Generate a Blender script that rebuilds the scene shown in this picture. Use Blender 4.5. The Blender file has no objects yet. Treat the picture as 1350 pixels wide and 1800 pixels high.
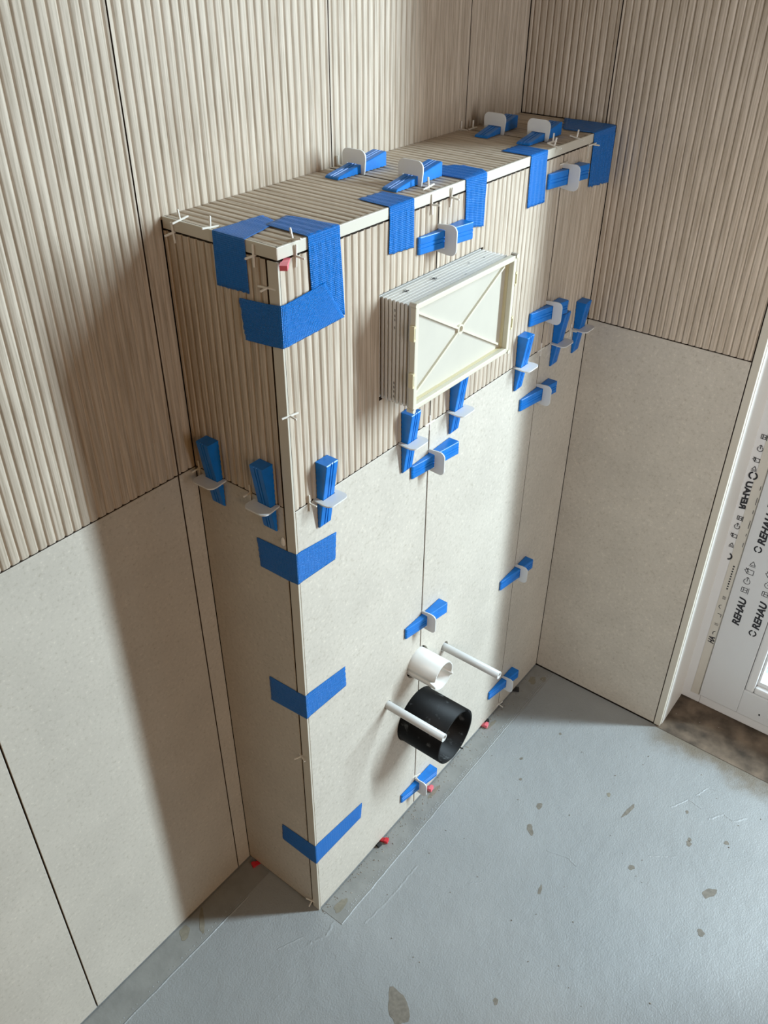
import bpy, bmesh, math, random
from mathutils import Vector, Matrix
random.seed(7)
S = bpy.context.scene
COL = S.collection

# ------------------------------------------------------------------ camera
yaw, pitch, roll = -0.9166, -0.6099, 0.0083
fw = Vector((-math.sin(yaw) * math.cos(pitch), math.cos(yaw) * math.cos(pitch), math.sin(pitch)))
rt = fw.cross(Vector((0, 0, 1))).normalized()
up = rt.cross(fw)
r2 = rt * math.cos(roll) + up * math.sin(roll)
u2 = -rt * math.sin(roll) + up * math.cos(roll)
cam = bpy.data.cameras.new('camera')
cam.sensor_fit = 'HORIZONTAL'
cam.sensor_width = 36.0
cam.lens = 36.0 * 1513.92 / 1350.0
cam.clip_start = 0.02
co = bpy.data.objects.new('camera', cam)
COL.objects.link(co)
M3 = Matrix((r2, u2, -fw)).transposed().to_4x4()
M3.translation = Vector((-0.6167, -0.7874, 1.4799))
co.matrix_world = M3
S.camera = co

# ------------------------------------------------------------------ world, daylight, exposure
w = bpy.data.worlds.new('daylight')
S.world = w
w.use_nodes = True
bg = w.node_tree.nodes['Background']
bg.inputs[0].default_value = (0.80, 0.92, 1.0, 1)
bg.inputs[1].default_value = 0.4


def area(name, loc, rot, sx, sy, power, colour):
    l = bpy.data.lights.new(name, 'AREA')
    l.shape = 'RECTANGLE'
    l.size, l.size_y = sx, sy
    l.energy = power
    l.color = colour
    o = bpy.data.objects.new(name, l)
    COL.objects.link(o)
    o.location = loc
    o.rotation_euler = rot
    return o


# open sky seen through the balcony door, and an added, unseen lamp: brighter sky assumed from the shadow directions
area('door_daylight', (1.24, -1.02, 1.10), (0, math.pi / 2, 0), 2.0, 0.9, 4.5, (0.82, 0.92, 1.0))
sk = area('assumed_sky_light', (2.10, -2.35, 2.05), (0, 0, 0), 0.24, 2.2, 232.0, (0.74, 0.87, 1.0))
dv = Vector((-0.6, 0.0, 0.75)) - sk.location
sk.rotation_euler = dv.to_track_quat('-Z', 'Y').to_euler()
# added fill light for the right wall, in a made-up window behind the camera
area('side_fill_light', (-0.285, -1.75, 1.25), (0, -math.pi / 2, 0), 1.0, 0.70, 26.0, (0.95, 0.97, 1.0))
# added warm fill that tints the shaded areas, unseen behind the camera
area('warm_fill_light', (-2.0, -3.4, 2.46), (0, 0, 0), 0.6, 0.6, 40.0, (1.0, 0.60, 0.24))
S.view_settings.view_transform = 'Standard'
S.view_settings.look = 'None'
S.view_settings.exposure = 0.0
S.view_settings.gamma = 1.0
S.view_settings.use_curve_mapping = False

# ------------------------------------------------------------------ dimensions (metres)
W, D, H, HJ = 0.785, 0.1753, 1.2, 0.875        # box width, depth, height; height of the tile joint
X1, X2 = 0.288, 0.612                          # vertical joints of the box front
E_Y = -0.472                                   # end of the tiles on the right wall
GAP = 0.0010                                   # half joint
TILE = 0.3205
PITCH = TILE / 27.0
DOOR_X = 0.905
ROOM_L, ROOM_F, ROOM_H = -3.4, -4.4, 2.5


# ------------------------------------------------------------------ material helpers
def mat(name):
    m = bpy.data.materials.new(name)
    m.use_nodes = True
    nt = m.node_tree
    return m, nt, nt.nodes['Principled BSDF']


def nd(nt, t, **kw):
    n = nt.nodes.new(t)
    for k, v in kw.items():
        setattr(n, k, v)
    return n


def simple(name, col, rough=0.5, spec=0.5, var=0.0, vscale=60.0, bump=0.0, bscale=200.0, **kw):
    m, nt, b = mat(name)
    b.inputs['Base Color'].default_value = (*col, 1)
    b.inputs['Roughness'].default_value = rough
    b.inputs['Specular IOR Level'].default_value = spec
    for k, v in kw.items():
        b.inputs[k].default_value = v
    g = nd(nt, 'ShaderNodeNewGeometry')
    if var > 0:
        n = nd(nt, 'ShaderNodeTexNoise')
        n.inputs['Scale'].default_value = vscale
        n.inputs['Detail'].default_value = 4
        nt.links.new(g.outputs['Position'], n.inputs['Vector'])
        r = nd(nt, 'ShaderNodeValToRGB')
        r.color_ramp.elements[0].position = 0.3
        r.color_ramp.elements[1].position = 0.7
        r.color_ramp.elements[0].color = (*[max(0, c * (1 - var)) for c in col], 1)
        r.color_ramp.elements[1].color = (*[min(1, c * (1 + var)) for c in col], 1)
        nt.links.new(n.outputs['Fac'], r.inputs[0])
        nt.links.new(r.outputs[0], b.inputs['Base Color'])
    if bump > 0:
        n2 = nd(nt, 'ShaderNodeTexNoise')
        n2.inputs['Scale'].default_value = bscale
        n2.inputs['Detail'].default_value = 3
        nt.links.new(g.outputs['Position'], n2.inputs['Vector'])
        bp = nd(nt, 'ShaderNodeBump')
        bp.inputs['Strength'].default_value = bump
        bp.inputs['Distance'].default_value = 0.001
        nt.links.new(n2.outputs['Fac'], bp.inputs['Height'])
        nt.links.new(bp.outputs[0], b.inputs['Normal'])
    return m


def grain(name, c0, c1, scale):
    """wood-look ceramic: fine streaks along the ribs"""
    m, nt, b = mat(name)
    g = nd(nt, 'ShaderNodeNewGeometry')
    mp = nd(nt, 'ShaderNodeMapping')
    mp.inputs['Scale'].default_value = scale
    nt.links.new(g.outputs['Position'], mp.inputs['Vector'])
    n = nd(nt, 'ShaderNodeTexNoise')
    n.inputs['Scale'].default_value = 1.0
    n.inputs['Detail'].default_value = 5
    n.inputs['Roughness'].default_value = 0.65
    n.inputs['Distortion'].default_value = 0.35
    nt.links.new(mp.outputs[0], n.inputs['Vector'])
    r = nd(nt, 'ShaderNodeValToRGB')
    r.color_ramp.elements[0].position = 0.33
    r.color_ramp.elements[1].position = 0.62
    r.color_ramp.elements[0].color = (*c0, 1)
    r.color_ramp.elements[1].color = (*c1, 1)
    nt.links.new(n.outputs['Fac'], r.inputs[0])
    nt.links.new(r.outputs[0], b.inputs['Base Color'])
    b.inputs['Roughness'].default_value = 0.6
    b.inputs['Specular IOR Level'].default_value = 0.35
    bp = nd(nt, 'ShaderNodeBump')
    bp.inputs['Strength'].default_value = 0.25
    bp.inputs['Distance'].default_value = 0.0006
    nt.links.new(n.outputs['Fac'], bp.inputs['Height'])
    nt.links.new(bp.outputs[0], b.inputs['Normal'])
    return m


def stone(name, c):
    """matt beige stoneware with pale flecks and cloudy patches"""
    m, nt, b = mat(name)
    g = nd(nt, 'ShaderNodeNewGeometry')
    big = nd(nt, 'ShaderNodeTexNoise')
    big.inputs['Scale'].default_value = 9
    big.inputs['Detail'].default_value = 6
    big.inputs['Roughness'].default_value = 0.6
    fine = nd(nt, 'ShaderNodeTexNoise')
    fine.inputs['Scale'].default_value = 170
    fine.inputs['Detail'].default_value = 5
    fine.inputs['Roughness'].default_value = 0.7
    for n in (big, fine):
        nt.links.new(g.outputs['Position'], n.inputs['Vector'])
    r1 = nd(nt, 'ShaderNodeValToRGB')
    r1.color_ramp.elements[0].position = 0.3
    r1.color_ramp.elements[1].position = 0.7
    r1.color_ramp.elements[0].color = (*[x * 0.93 for x in c], 1)
    r1.color_ramp.elements[1].color = (*[min(1, x * 1.06) for x in c], 1)
    r2_ = nd(nt, 'ShaderNodeValToRGB')
    e = r2_.color_ramp.elements
    e[0].position, e[0].color = 0.32, (0.80, 0.78, 0.74, 1)
    e[1].position, e[1].color = 0.68, (1.20, 1.20, 1.19, 1)
    k = e.new(0.44)
    k.color = (0.98, 0.98, 0.98, 1)
    k = e.new(0.58)
    k.color = (1.01, 1.01, 1.01, 1)
    mx = nd(nt, 'ShaderNodeMix', data_type='RGBA', blend_type='MULTIPLY')
    mx.inputs['Factor'].default_value = 1.0
    nt.links.new(big.outputs['Fac'], r1.inputs[0])
    nt.links.new(fine.outputs['Fac'], r2_.inputs[0])
    nt.links.new(r1.outputs[0], mx.inputs['A'])
    nt.links.new(r2_.outputs[0], mx.inputs['B'])
    nt.links.new(mx.outputs['Result'], b.inputs['Base Color'])
    b.inputs['Roughness'].default_value = 0.55
    b.inputs['Specular IOR Level'].default_value = 0.35
    bp = nd(nt, 'ShaderNodeBump')
    bp.inputs['Strength'].default_value = 0.12
    bp.inputs['Distance'].default_value = 0.0006
    nt.links.new(fine.outputs['Fac'], bp.inputs['Height'])
    nt.links.new(bp.outputs[0], b.inputs['Normal'])
    return m


def floor_mat():
    m, nt, b = mat('grey_floor_paint')
    g = nd(nt, 'ShaderNodeNewGeometry')

    def noise(scale, detail, rough=0.55):
        n = nd(nt, 'ShaderNodeTexNoise')
        n.inputs['Scale'].default_value = scale
        n.inputs['Detail'].default_value = detail
        n.inputs['Roughness'].default_value = rough
        nt.links.new(g.outputs['Position'], n.inputs['Vector'])
        return n
    big, mid, fine = noise(3.2, 5), noise(28, 4), noise(330, 3)
    r = nd(nt, 'ShaderNodeValToRGB')
    r.color_ramp.elements[0].position = 0.32
    r.color_ramp.elements[1].position = 0.68
    r.color_ramp.elements[0].color = (0.262, 0.272, 0.270, 1)
    r.color_ramp.elements[1].color = (0.312, 0.320, 0.316, 1)
    nt.links.new(big.outputs['Fac'], r.inputs[0])
    # scattered dark pinholes and rubbed specks
    r3 = nd(nt, 'ShaderNodeValToRGB')
    r3.color_ramp.elements[0].position = 0.17
    r3.color_ramp.elements[1].position = 0.27
    r3.color_ramp.elements[0].color = (0.55, 0.50, 0.44, 1)
    r3.color_ramp.elements[1].color = (1, 1, 1, 1)
    sp = noise(46, 3, 0.6)
    nt.links.new(sp.outputs['Fac'], r3.inputs[0])
    mx = nd(nt, 'ShaderNodeMix', data_type='RGBA', blend_type='MULTIPLY')
    mx.inputs['Factor'].default_value = 1.0
    nt.links.new(r.outputs[0], mx.inputs['A'])
    nt.links.new(r3.outputs[0], mx.inputs['B'])
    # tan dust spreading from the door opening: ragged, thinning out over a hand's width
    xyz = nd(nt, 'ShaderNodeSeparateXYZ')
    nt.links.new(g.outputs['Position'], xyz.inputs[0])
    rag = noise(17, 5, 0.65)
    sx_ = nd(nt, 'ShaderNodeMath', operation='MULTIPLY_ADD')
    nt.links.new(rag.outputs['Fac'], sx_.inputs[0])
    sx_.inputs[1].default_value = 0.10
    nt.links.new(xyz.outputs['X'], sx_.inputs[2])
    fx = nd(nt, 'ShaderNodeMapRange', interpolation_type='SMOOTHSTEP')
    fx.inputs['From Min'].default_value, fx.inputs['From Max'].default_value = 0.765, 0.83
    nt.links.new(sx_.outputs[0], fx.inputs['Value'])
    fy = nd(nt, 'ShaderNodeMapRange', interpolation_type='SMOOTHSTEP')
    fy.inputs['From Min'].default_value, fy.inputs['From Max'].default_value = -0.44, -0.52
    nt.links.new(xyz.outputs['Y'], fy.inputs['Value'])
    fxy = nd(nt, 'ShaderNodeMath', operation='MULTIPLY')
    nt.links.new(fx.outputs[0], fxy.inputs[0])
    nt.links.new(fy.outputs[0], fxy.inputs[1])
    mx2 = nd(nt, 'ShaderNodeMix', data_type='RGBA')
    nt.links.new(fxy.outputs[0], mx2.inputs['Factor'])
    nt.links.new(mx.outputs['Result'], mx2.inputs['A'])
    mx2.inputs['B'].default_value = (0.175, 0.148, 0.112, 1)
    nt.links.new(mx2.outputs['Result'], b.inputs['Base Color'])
    b.inputs['Roughness'].default_value = 0.42
    b.inputs['Specular IOR Level'].default_value = 0.5
    add = nd(nt, 'ShaderNodeMath', operation='MULTIPLY_ADD')
    nt.links.new(mid.outputs['Fac'], add.inputs[0])
    add.inputs[1].default_value = 2.0
    nt.links.new(fine.outputs['Fac'], add.inputs[2])
    bp = nd(nt, 'ShaderNodeBump')
    bp.inputs['Strength'].default_value = 0.7
    bp.inputs['Distance'].default_value = 0.0012
    nt.links.new(add.outputs[0], bp.inputs['Height'])
    nt.links.new(bp.outputs[0], b.inputs['Normal'])
    return m


def tape_mat():
    m, nt, b = mat('blue_cloth_tape')
    tc = nd(nt, 'ShaderNodeTexCoord')
    b.inputs['Base Color'].default_value = (0.0, 0.16, 0.56, 1)
    b.inputs['Roughness'].default_value = 0.30
    b.inputs['Specular IOR Level'].default_value = 0.45
    # woven threads: fine waves along both directions of the strip (UV in metres)
    hs = []
    for ax, sc in ((0, 900.0), (1, 1300.0)):
        wv = nd(nt, 'ShaderNodeTexWave', wave_type='BANDS', bands_direction='X' if ax == 0 else 'Y')
        wv.inputs['Scale'].default_value = sc / 6.28
        wv.inputs['Distortion'].default_value = 0.6
        nt.links.new(tc.outputs['UV'], wv.inputs['Vector'])
        hs.append(wv)
    mp = nd(nt, 'ShaderNodeMapping')
    mp.inputs['Scale'].default_value = (90, 330, 1)
    nt.links.new(tc.outputs['UV'], mp.inputs['Vector'])
    no = nd(nt, 'ShaderNodeTexNoise')
    no.inputs['Scale'].default_value = 1
    no.inputs['Detail'].default_value = 4
    nt.links.new(mp.outputs[0], no.inputs['Vector'])
    ad = nd(nt, 'ShaderNodeMath', operation='ADD')
    nt.links.new(hs[0].outputs['Fac'], ad.inputs[0])
    nt.links.new(hs[1].outputs['Fac'], ad.inputs[1])
    ad2 = nd(nt, 'ShaderNodeMath', operation='MULTIPLY_ADD')
    nt.links.new(no.outputs['Fac'], ad2.inputs[0])
    ad2.inputs[1].default_value = 4.0
    nt.links.new(ad.outputs[0], ad2.inputs[2])
    bp = nd(nt, 'ShaderNodeBump')
    bp.inputs['Strength'].default_value = 0.8
    bp.inputs['Distance'].default_value = 0.0006
    nt.links.new(ad2.outputs[0], bp.inputs['Height'])
    nt.links.new(bp.outputs[0], b.inputs['Normal'])
    return m


C0, C1 = (0.36, 0.290, 0.215), (0.60, 0.51, 0.41)
MT = dict(
    rib=grain('ribbed_beige_wood_look', C0, C1, (330, 330, 9)),
    rib_top=grain('ribbed_beige_wood_look_deep', C0, C1, (330, 9, 330)),
    stone=stone('beige_stoneware', (0.560, 0.510, 0.435)),
    core=simple('dark_tile_adhesive', (0.020, 0.014, 0.010), 0.9, var=0.3, vscale=90),
    plaster=simple('off_white_plaster', (0.27, 0.205, 0.145), 0.9, var=0.05, vscale=12),
    body=simple('joint_shaded_tile_body', (0.075, 0.052, 0.036), 0.9),  # brown tile sides, darkened to paint in the shade of the joints
    trim=simple('cream_edge_trim', (0.60, 0.555, 0.465), 0.4),
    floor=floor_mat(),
    strip=simple('painted_sealing_strip', (0.245, 0.245, 0.230), 0.5, var=0.12, vscale=25, bump=0.5, bscale=130),
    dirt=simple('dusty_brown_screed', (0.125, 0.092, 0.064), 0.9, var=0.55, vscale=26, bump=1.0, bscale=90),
    stain=simple('brown_grey_stain', (0.175, 0.155, 0.125), 0.7, var=0.2, vscale=150),
    stain2=simple('pale_tan_stain', (0.215, 0.195, 0.15), 0.6, var=0.15, vscale=150),
    tape=tape_mat(),
    wedge=simple('blue_wedge_plastic', (0.0, 0.165, 0.57), 0.34, var=0.12, vscale=70),
    clip=simple('milky_clip_plastic', (0.71, 0.71, 0.69), 0.35, **{'Subsurface Weight': 0.25, 'Subsurface Radius': (0.01, 0.01, 0.01)}),
    spacer=simple('white_spacer_plastic', (0.78, 0.74, 0.66), 0.45),
    red=simple('red_shim_plastic', (0.62, 0.02, 0.035), 0.4),
    pink=simple('pink_shim_plastic', (0.80, 0.16, 0.20), 0.4),
    dark=simple('black_shim_plastic', (0.02, 0.02, 0.02), 0.5),
    cream=simple('cream_frame_plastic', (0.64, 0.60, 0.475), 0.33),
    panel=simple('cream_panel_plastic', (0.53, 0.50, 0.425), 0.30, 0.4, var=0.03, vscale=20, bump=0.12, bscale=22),
    sleeve_white=simple('white_ridged_plastic', (0.70, 0.68, 0.63), 0.4),
    yellow=simple('yellowed_tab_plastic', (0.68, 0.60, 0.38), 0.4),
    whitep=simple('white_pipe_plastic', (0.66, 0.645, 0.60), 0.35),
    blackp=simple('black_pipe_plastic', (0.010, 0.010, 0.010), 0.5, 0.16, var=0.6, vscale=60, bump=0.2, bscale=60),
    sleeve=simple('white_sleeve_plastic', (0.54, 0.54, 0.52), 0.4),
    hole=simple('dark_hollow', (0.02, 0.018, 0.015), 0.9),
    frame=simple('white_door_profile', (0.72, 0.72, 0.71), 0.35),
    film=simple('pale_protective_film', (0.66, 0.67, 0.67), 0.22, bump=0.15, bscale=16),
    film2=simple('yellowed_protective_film', (0.60, 0.57, 0.50), 0.3, bump=0.3, bscale=22),
    ink=simple('black_print', (0.02, 0.02, 0.025), 0.6),
    reveal=simple('white_reveal_paint', (0.72, 0.69, 0.64), 0.5),
    crumb=simple('mortar_crumbs', (0.30, 0.27, 0.23), 0.9, var=0.5, vscale=300),
    seal=simple('grey_glazing_gasket', (0.12, 0.14, 0.14), 0.6),
    deck=simple('teal_grey_decking', (0.45, 0.62, 0.60), 0.6),
)
for n_ in MT['blackp'].node_tree.nodes:                   # grey scuffs on the black pipe
    if n_.type == 'VALTORGB':
        n_.color_ramp.elements[0].position, n_.color_ramp.elements[1].position = 0.60, 0.72
        n_.color_ramp.elements[1].color = (0.07, 0.075, 0.075, 1)
glass, nt, b = mat('clear_glass')
nt.nodes.remove(b)
tr = nd(nt, 'ShaderNodeBsdfTransparent')
tr.inputs[0].default_value = (0.95, 0.98, 0.97, 1)
gl = nd(nt, 'ShaderNodeBsdfGlossy')
gl.inputs['Roughness'].default_value = 0.02
ms = nd(nt, 'ShaderNodeMixShader')
ms.inputs[0].default_value = 0.05
nt.links.new(tr.outputs[0], ms.inputs[1])
nt.links.new(gl.outputs[0], ms.inputs[2])
nt.links.new(ms.outputs[0], nt.nodes['Material Output'].inputs[0])
MT['glass'] = glass


# ------------------------------------------------------------------ object helpers
def link(name, me, material, parent=None, pivot=True):
    """one mesh object; its origin is moved to the bottom centre of its shape"""
    if pivot and len(me.vertices):
        xs = [v.co for v in me.vertices]
        lo = Vector([min(c[i] for c in xs) for i in range(3)])
        hi = Vector([max(c[i] for c in xs) for i in range(3)])
        p = Vector(((lo.x + hi.x) / 2, (lo.y + hi.y) / 2, lo.z))
        me.transform(Matrix.Translation(-p))
    else:
        p = Vector((0, 0, 0))
    if material is not None and not me.materials:
        me.materials.append(material)
    o = bpy.data.objects.new(name, me)
    COL.objects.link(o)
    o.location = p
    if parent is not None:
        o.parent = parent
        pl = parent
        off = Vector((0, 0, 0))
        while pl is not None:
            off += pl.location
            pl = pl.parent
        o.location = p - off
    return o


def mesh(name, verts, faces, smooth=False):
    me = bpy.data.meshes.new(name)
    me.from_pydata([tuple(v) for v in verts], [], faces)
    me.update()
    bm = bmesh.new()
    bm.from_mesh(me)
    bmesh.ops.recalc_face_normals(bm, faces=bm.faces)
    bm.to_mesh(me)
    bm.free()
    if smooth:
        me.polygons.foreach_set('use_smooth', [True] * len(me.polygons))
    return me


def empty(name, loc):
    o = bpy.data.objects.new(name, None)
    COL.objects.link(o)
    o.location = loc
    o.empty_display_size = 0.02
    return o


def tag(o, label=None, cat=None, group=None, kind=None):
    if label:
        o['label'] = label
    if cat:
        o['category'] = cat
    if group:
        o['group'] = group
    if kind:
        o['kind'] = kind
    return o


class Fr:
    """a flat local frame: origin, u, v, n"""
    def __init__(s, O, U, V, N):
        s.O, s.U, s.V, s.N = Vector(O), Vector(U), Vector(V), Vector(N)

    def p(s, u, v, n=0.0):
        return s.O + s.U * u + s.V * v + s.N * n


F_BACK = Fr((0, 0, 0), (1, 0, 0), (0, 0, 1), (0, -1, 0))
F_FRONT = Fr((0, -D, 0), (1, 0, 0), (0, 0, 1), (0, -1, 0))
F_LEFT = Fr((0, 0, 0), (0, 1, 0), (0, 0, 1), (-1, 0, 0))
F_RIGHT = Fr((W, 0, 0), (0, 1, 0), (0, 0, 1), (-1, 0, 0))
F_TOP = Fr((0, 0, H), (1, 0, 0), (0, 1, 0), (0, 0, 1))


def boxm(name, lo, hi, bevel=0.0, seg=2):
    bm = bmesh.new()
    bmesh.ops.create_cube(bm, size=1.0)
    for v in bm.verts:
        v.co = Vector([lo[i] + (v.co[i] + 0.5) * (hi[i] - lo[i]) for i in range(3)])
    if bevel > 0:
        bmesh.ops.bevel(bm, geom=bm.edges[:], offset=bevel, segments=seg, affect='EDGES', profile=0.5)
    me = bpy.data.meshes.new(name)
    bm.to_mesh(me)
    bm.free()
    return me


def join(name, meshes):
    bm = bmesh.new()
    for m in meshes:
        bm.from_mesh(m)
    me = bpy.data.meshes.new(name)
    bm.to_mesh(me)
    bm.free()
    for m in meshes:
        bpy.data.meshes.remove(m)
    return me


RIBD = 0.0020
TT = 0.008


def rib_profile(u0, u1, ph=0.0):
    return [(u + ph, n) for u, n in rib_profile0(u0 - ph, u1 - ph)]


def rib_profile0(u0, u1):
    pts = []
    shape = [(0.0, -1.0), (0.08, -0.80), (0.16, -0.18), (0.26, 0.0), (0.76, 0.0), (0.86, -0.14), (0.94, -0.75)]
    i0 = math.floor(u0 / PITCH) - 1
    i1 = math.ceil(u1 / PITCH) + 1
    full = []
    for i in range(i0, i1 + 1):
        for s, n in shape:
            full.append(((i + s) * PITCH, n * RIBD))

    def at(u):
        for (a, na), (b_, nb) in zip(full, full[1:]):
            if a <= u <= b_:
                return na + (nb - na) * (u - a) / (b_ - a)
        return 0.0
    pts.append((u0, at(u0)))
    pts += [q for q in full if u0 + 1e-4 < q[0] < u1 - 1e-4]
    pts.append((u1, at(u1)))
    return pts


def ribbed(fr_, rects, name='ribbed_tile'):
    """solid ribbed tile from one or more (u0,u1,v0,v1) pieces that together are one tile"""
    verts, faces, sm = [], [], []
    for (u0, u1, v0, v1) in rects:
        pr = rib_profile(u0, u1, PITCH * 0.5 if fr_ in (F_LEFT, F_RIGHT) else 0.0)
        n = len(pr)
        k = len(verts)
        for (u, d) in pr:
            verts += [fr_.p(u, v0, d), fr_.p(u, v1, d)]
        for i in range(n - 1):
            faces.append((k + 2 * i, k + 2 * i + 2, k + 2 * i + 3, k + 2 * i + 1))
            sm.append(True)
        for v in (v0, v1):
            k = len(verts)
            for (u, d) in pr:
                verts += [fr_.p(u, v, d), fr_.p(u, v, -TT)]
            for i in range(n - 1):
                faces.append((k + 2 * i, k + 2 * i + 2, k + 2 * i + 3, k + 2 * i + 1))
                sm.append(False)
        for (u, d) in (pr[0], pr[-1]):
            k = len(verts)
            verts += [fr_.p(u, v0, d), fr_.p(u, v1, d), fr_.p(u, v1, -TT), fr_.p(u, v0, -TT)]
            faces.append((k, k + 1, k + 2, k + 3))
            sm.append(False)
        k = len(verts)
        verts += [fr_.p(u0, v0, -TT), fr_.p(u0, v1, -TT), fr_.p(u1, v1, -TT), fr_.p(u1, v0, -TT)]
        faces.append((k, k + 1, k + 2, k + 3))
        sm.append(False)
    me = bpy.data.meshes.new(name)
    me.from_pydata([tuple(v) for v in verts], [], faces)
    me.update()
    # orient every face outwards from its own side
    bm = bmesh.new()
    bm.from_mesh(me)
    cen = fr_.p((rects[0][0] + rects[0][1]) / 2, (rects[0][2] + rects[0][3]) / 2, -TT / 2)
    for f in bm.faces:
        nrm = f.normal
        want = f.calc_center_median() - cen
        if f.smooth is False and False:
            pass
        if abs(nrm.dot(fr_.N)) > 0.3:
            out = fr_.N if f.calc_center_median().dot(fr_.N) - fr_.O.dot(fr_.N) > -TT + 0.001 else -fr_.N
        else:
            out = want
        if nrm.dot(out) < 0:
            f.normal_flip()
    bm.to_mesh(me)
    bm.free()
    me.polygons.foreach_set('use_smooth', sm)
    me.materials.append(MT['rib_top'] if fr_ is F_TOP else MT['rib'])
    me.materials.append(MT['body'])
    me.polygons.foreach_set('material_index', [0 if q else 1 for q in sm])
    return me


def plain(fr_, u0, u1, v0, v1, name='plain_tile'):
    c = 0.0007
    v = [fr_.p(u0, v0, -TT), fr_.p(u1, v0, -TT), fr_.p(u1, v1, -TT), fr_.p(u0, v1, -TT),
         fr_.p(u0, v0, -c), fr_.p(u1, v0, -c), fr_.p(u1, v1, -c), fr_.p(u0, v1, -c),
         fr_.p(u0 + c, v0 + c, 0), fr_.p(u1 - c, v0 + c, 0), fr_.p(u1 - c, v1 - c, 0), fr_.p(u0 + c, v1 - c, 0)]
    f = [(0, 3, 2, 1), (8, 9, 10, 11)]
    for a, b_ in ((0, 4), (4, 8)):
        for i in range(4):
            j = (i + 1) % 4
            f.append((a + i, a + j, b_ + j, b_ + i))
    me = mesh(name, v, f)
    me.materials.append(MT['stone'])
    me.materials.append(MT['body'])
    for q in me.polygons:
        q.material_index = 0 if q.center.dot(fr_.N) - fr_.O.dot(fr_.N) > -0.001 else 1
    return me


def cyl_pts(c, axis, r, h0, h1, n=32, start=None):
    """ring vertices of a cylinder about 'axis' through c, from h0 to h1"""
    a = Vector(axis).normalized()
    t = a.orthogonal().normalized() if start is None else Vector(start)
    b_ = a.cross(t)
    out = []
    for h in (h0, h1):
        out.append([Vector(c) + a * h + t * (r * math.cos(2 * math.pi * i / n)) + b_ * (r * math.sin(2 * math.pi * i / n)) for i in range(n)])
    return out


def tube(name, c, axis, r_out, r_in, h0, h1, n=40, notch=None):
    """hollow pipe; notch(angle)->extra length at the far end"""
    a = Vector(axis).normalized()
    st = (1, 0, 0) if abs(a.x) < 0.5 else None
    o = cyl_pts(c, axis, r_out, h0, h1, n, st)
    i = cyl_pts(c, axis, r_in, h0, h1, n, st)
    if notch:
        for k in range(n):
            d = a * notch(k / n)
            o[1][k] = o[1][k] + d
            i[1][k] = i[1][k] + d
    v = o[0] + o[1] + i[1] + i[0]
    f = []
    for s in range(3):
        for k in range(n):
            j = (k + 1) % n
            f.append((s * n + k, s * n + j, (s + 1) * n + j, (s + 1) * n + k))
    me = mesh(name, v, f)
    sm = [True] * n + [False] * n + [True] * n
    me.polygons.foreach_set('use_smooth', sm)
    return me


def disc(name, c, axis, r, h, n=24):
    o = cyl_pts(c, axis, r, 0, h, n)
    v = o[0] + o[1]
    f = [tuple(range(n)), tuple(range(n, 2 * n))]
    f += [(k, (k + 1) % n, n + (k + 1) % n, n + k) for k in range(n)]
    return mesh(name, v, f)


def bar(name, a, b_, wdt, hgt, upv):
    """square bar from a to b"""
    a, b_, upv = Vector(a), Vector(b_), Vector(upv)
    d = (b_ - a).normalized()
    s = d.cross(upv).normalized()
    t = s.cross(d).normalized()
    v = []
    for p in (a, b_):
        for x, y in ((-1, -1), (1, -1), (1, 1), (-1, 1)):
            v.append(p + s * (x * wdt / 2) + t * (y * hgt / 2))
    f = [(0, 1, 2, 3), (7, 6, 5, 4), (0, 4, 5, 1), (1, 5, 6, 2), (2, 6, 7, 3), (3, 7, 4, 0)]
    return mesh(name, v, f)


def prism(name, poly, fr_, n0, n1):
    k = len(poly)
    v = [fr_.p(u, v_, n0) for u, v_ in poly] + [fr_.p(u, v_, n1) for u, v_ in poly]
    f = [tuple(range(k))[::-1], tuple(range(k, 2 * k))]
    f += [(i, (i + 1) % k, k + (i + 1) % k, k + i) for i in range(k)]
    return mesh(name, v, f)


def ring_yz(name, x0, x1, ya, yb, za, zb, wy, wz, bev=0.0015):
    """rectangular frame in the plane of the door"""
    return join(name, [boxm('a', (x0, ya - wy, za), (x1, ya, zb), bev), boxm('b', (x0, yb, za), (x1, yb + wy, zb), bev),
                       boxm('c', (x0, yb + wy, za), (x1, ya - wy, za + wz), bev), boxm('d', (x0, yb + wy, zb - wz), (x1, ya - wy, zb), bev)])


# ================================================================== THE SETTING
# ---- floor
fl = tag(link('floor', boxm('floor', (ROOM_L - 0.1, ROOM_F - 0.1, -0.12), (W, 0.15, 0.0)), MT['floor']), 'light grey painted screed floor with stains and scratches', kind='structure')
# recessed brown screed in the door opening
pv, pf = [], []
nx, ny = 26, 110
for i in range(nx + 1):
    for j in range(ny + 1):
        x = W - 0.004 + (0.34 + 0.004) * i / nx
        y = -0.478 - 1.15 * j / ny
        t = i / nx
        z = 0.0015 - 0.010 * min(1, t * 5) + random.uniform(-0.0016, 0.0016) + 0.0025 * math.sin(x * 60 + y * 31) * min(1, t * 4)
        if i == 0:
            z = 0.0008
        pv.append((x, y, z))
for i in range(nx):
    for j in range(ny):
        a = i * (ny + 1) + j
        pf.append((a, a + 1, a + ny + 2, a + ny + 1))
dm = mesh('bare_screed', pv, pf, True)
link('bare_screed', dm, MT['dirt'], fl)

# ---- painted sealing strips along the box and the back wall, with their embossed dots
SY = -0.2235


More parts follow.
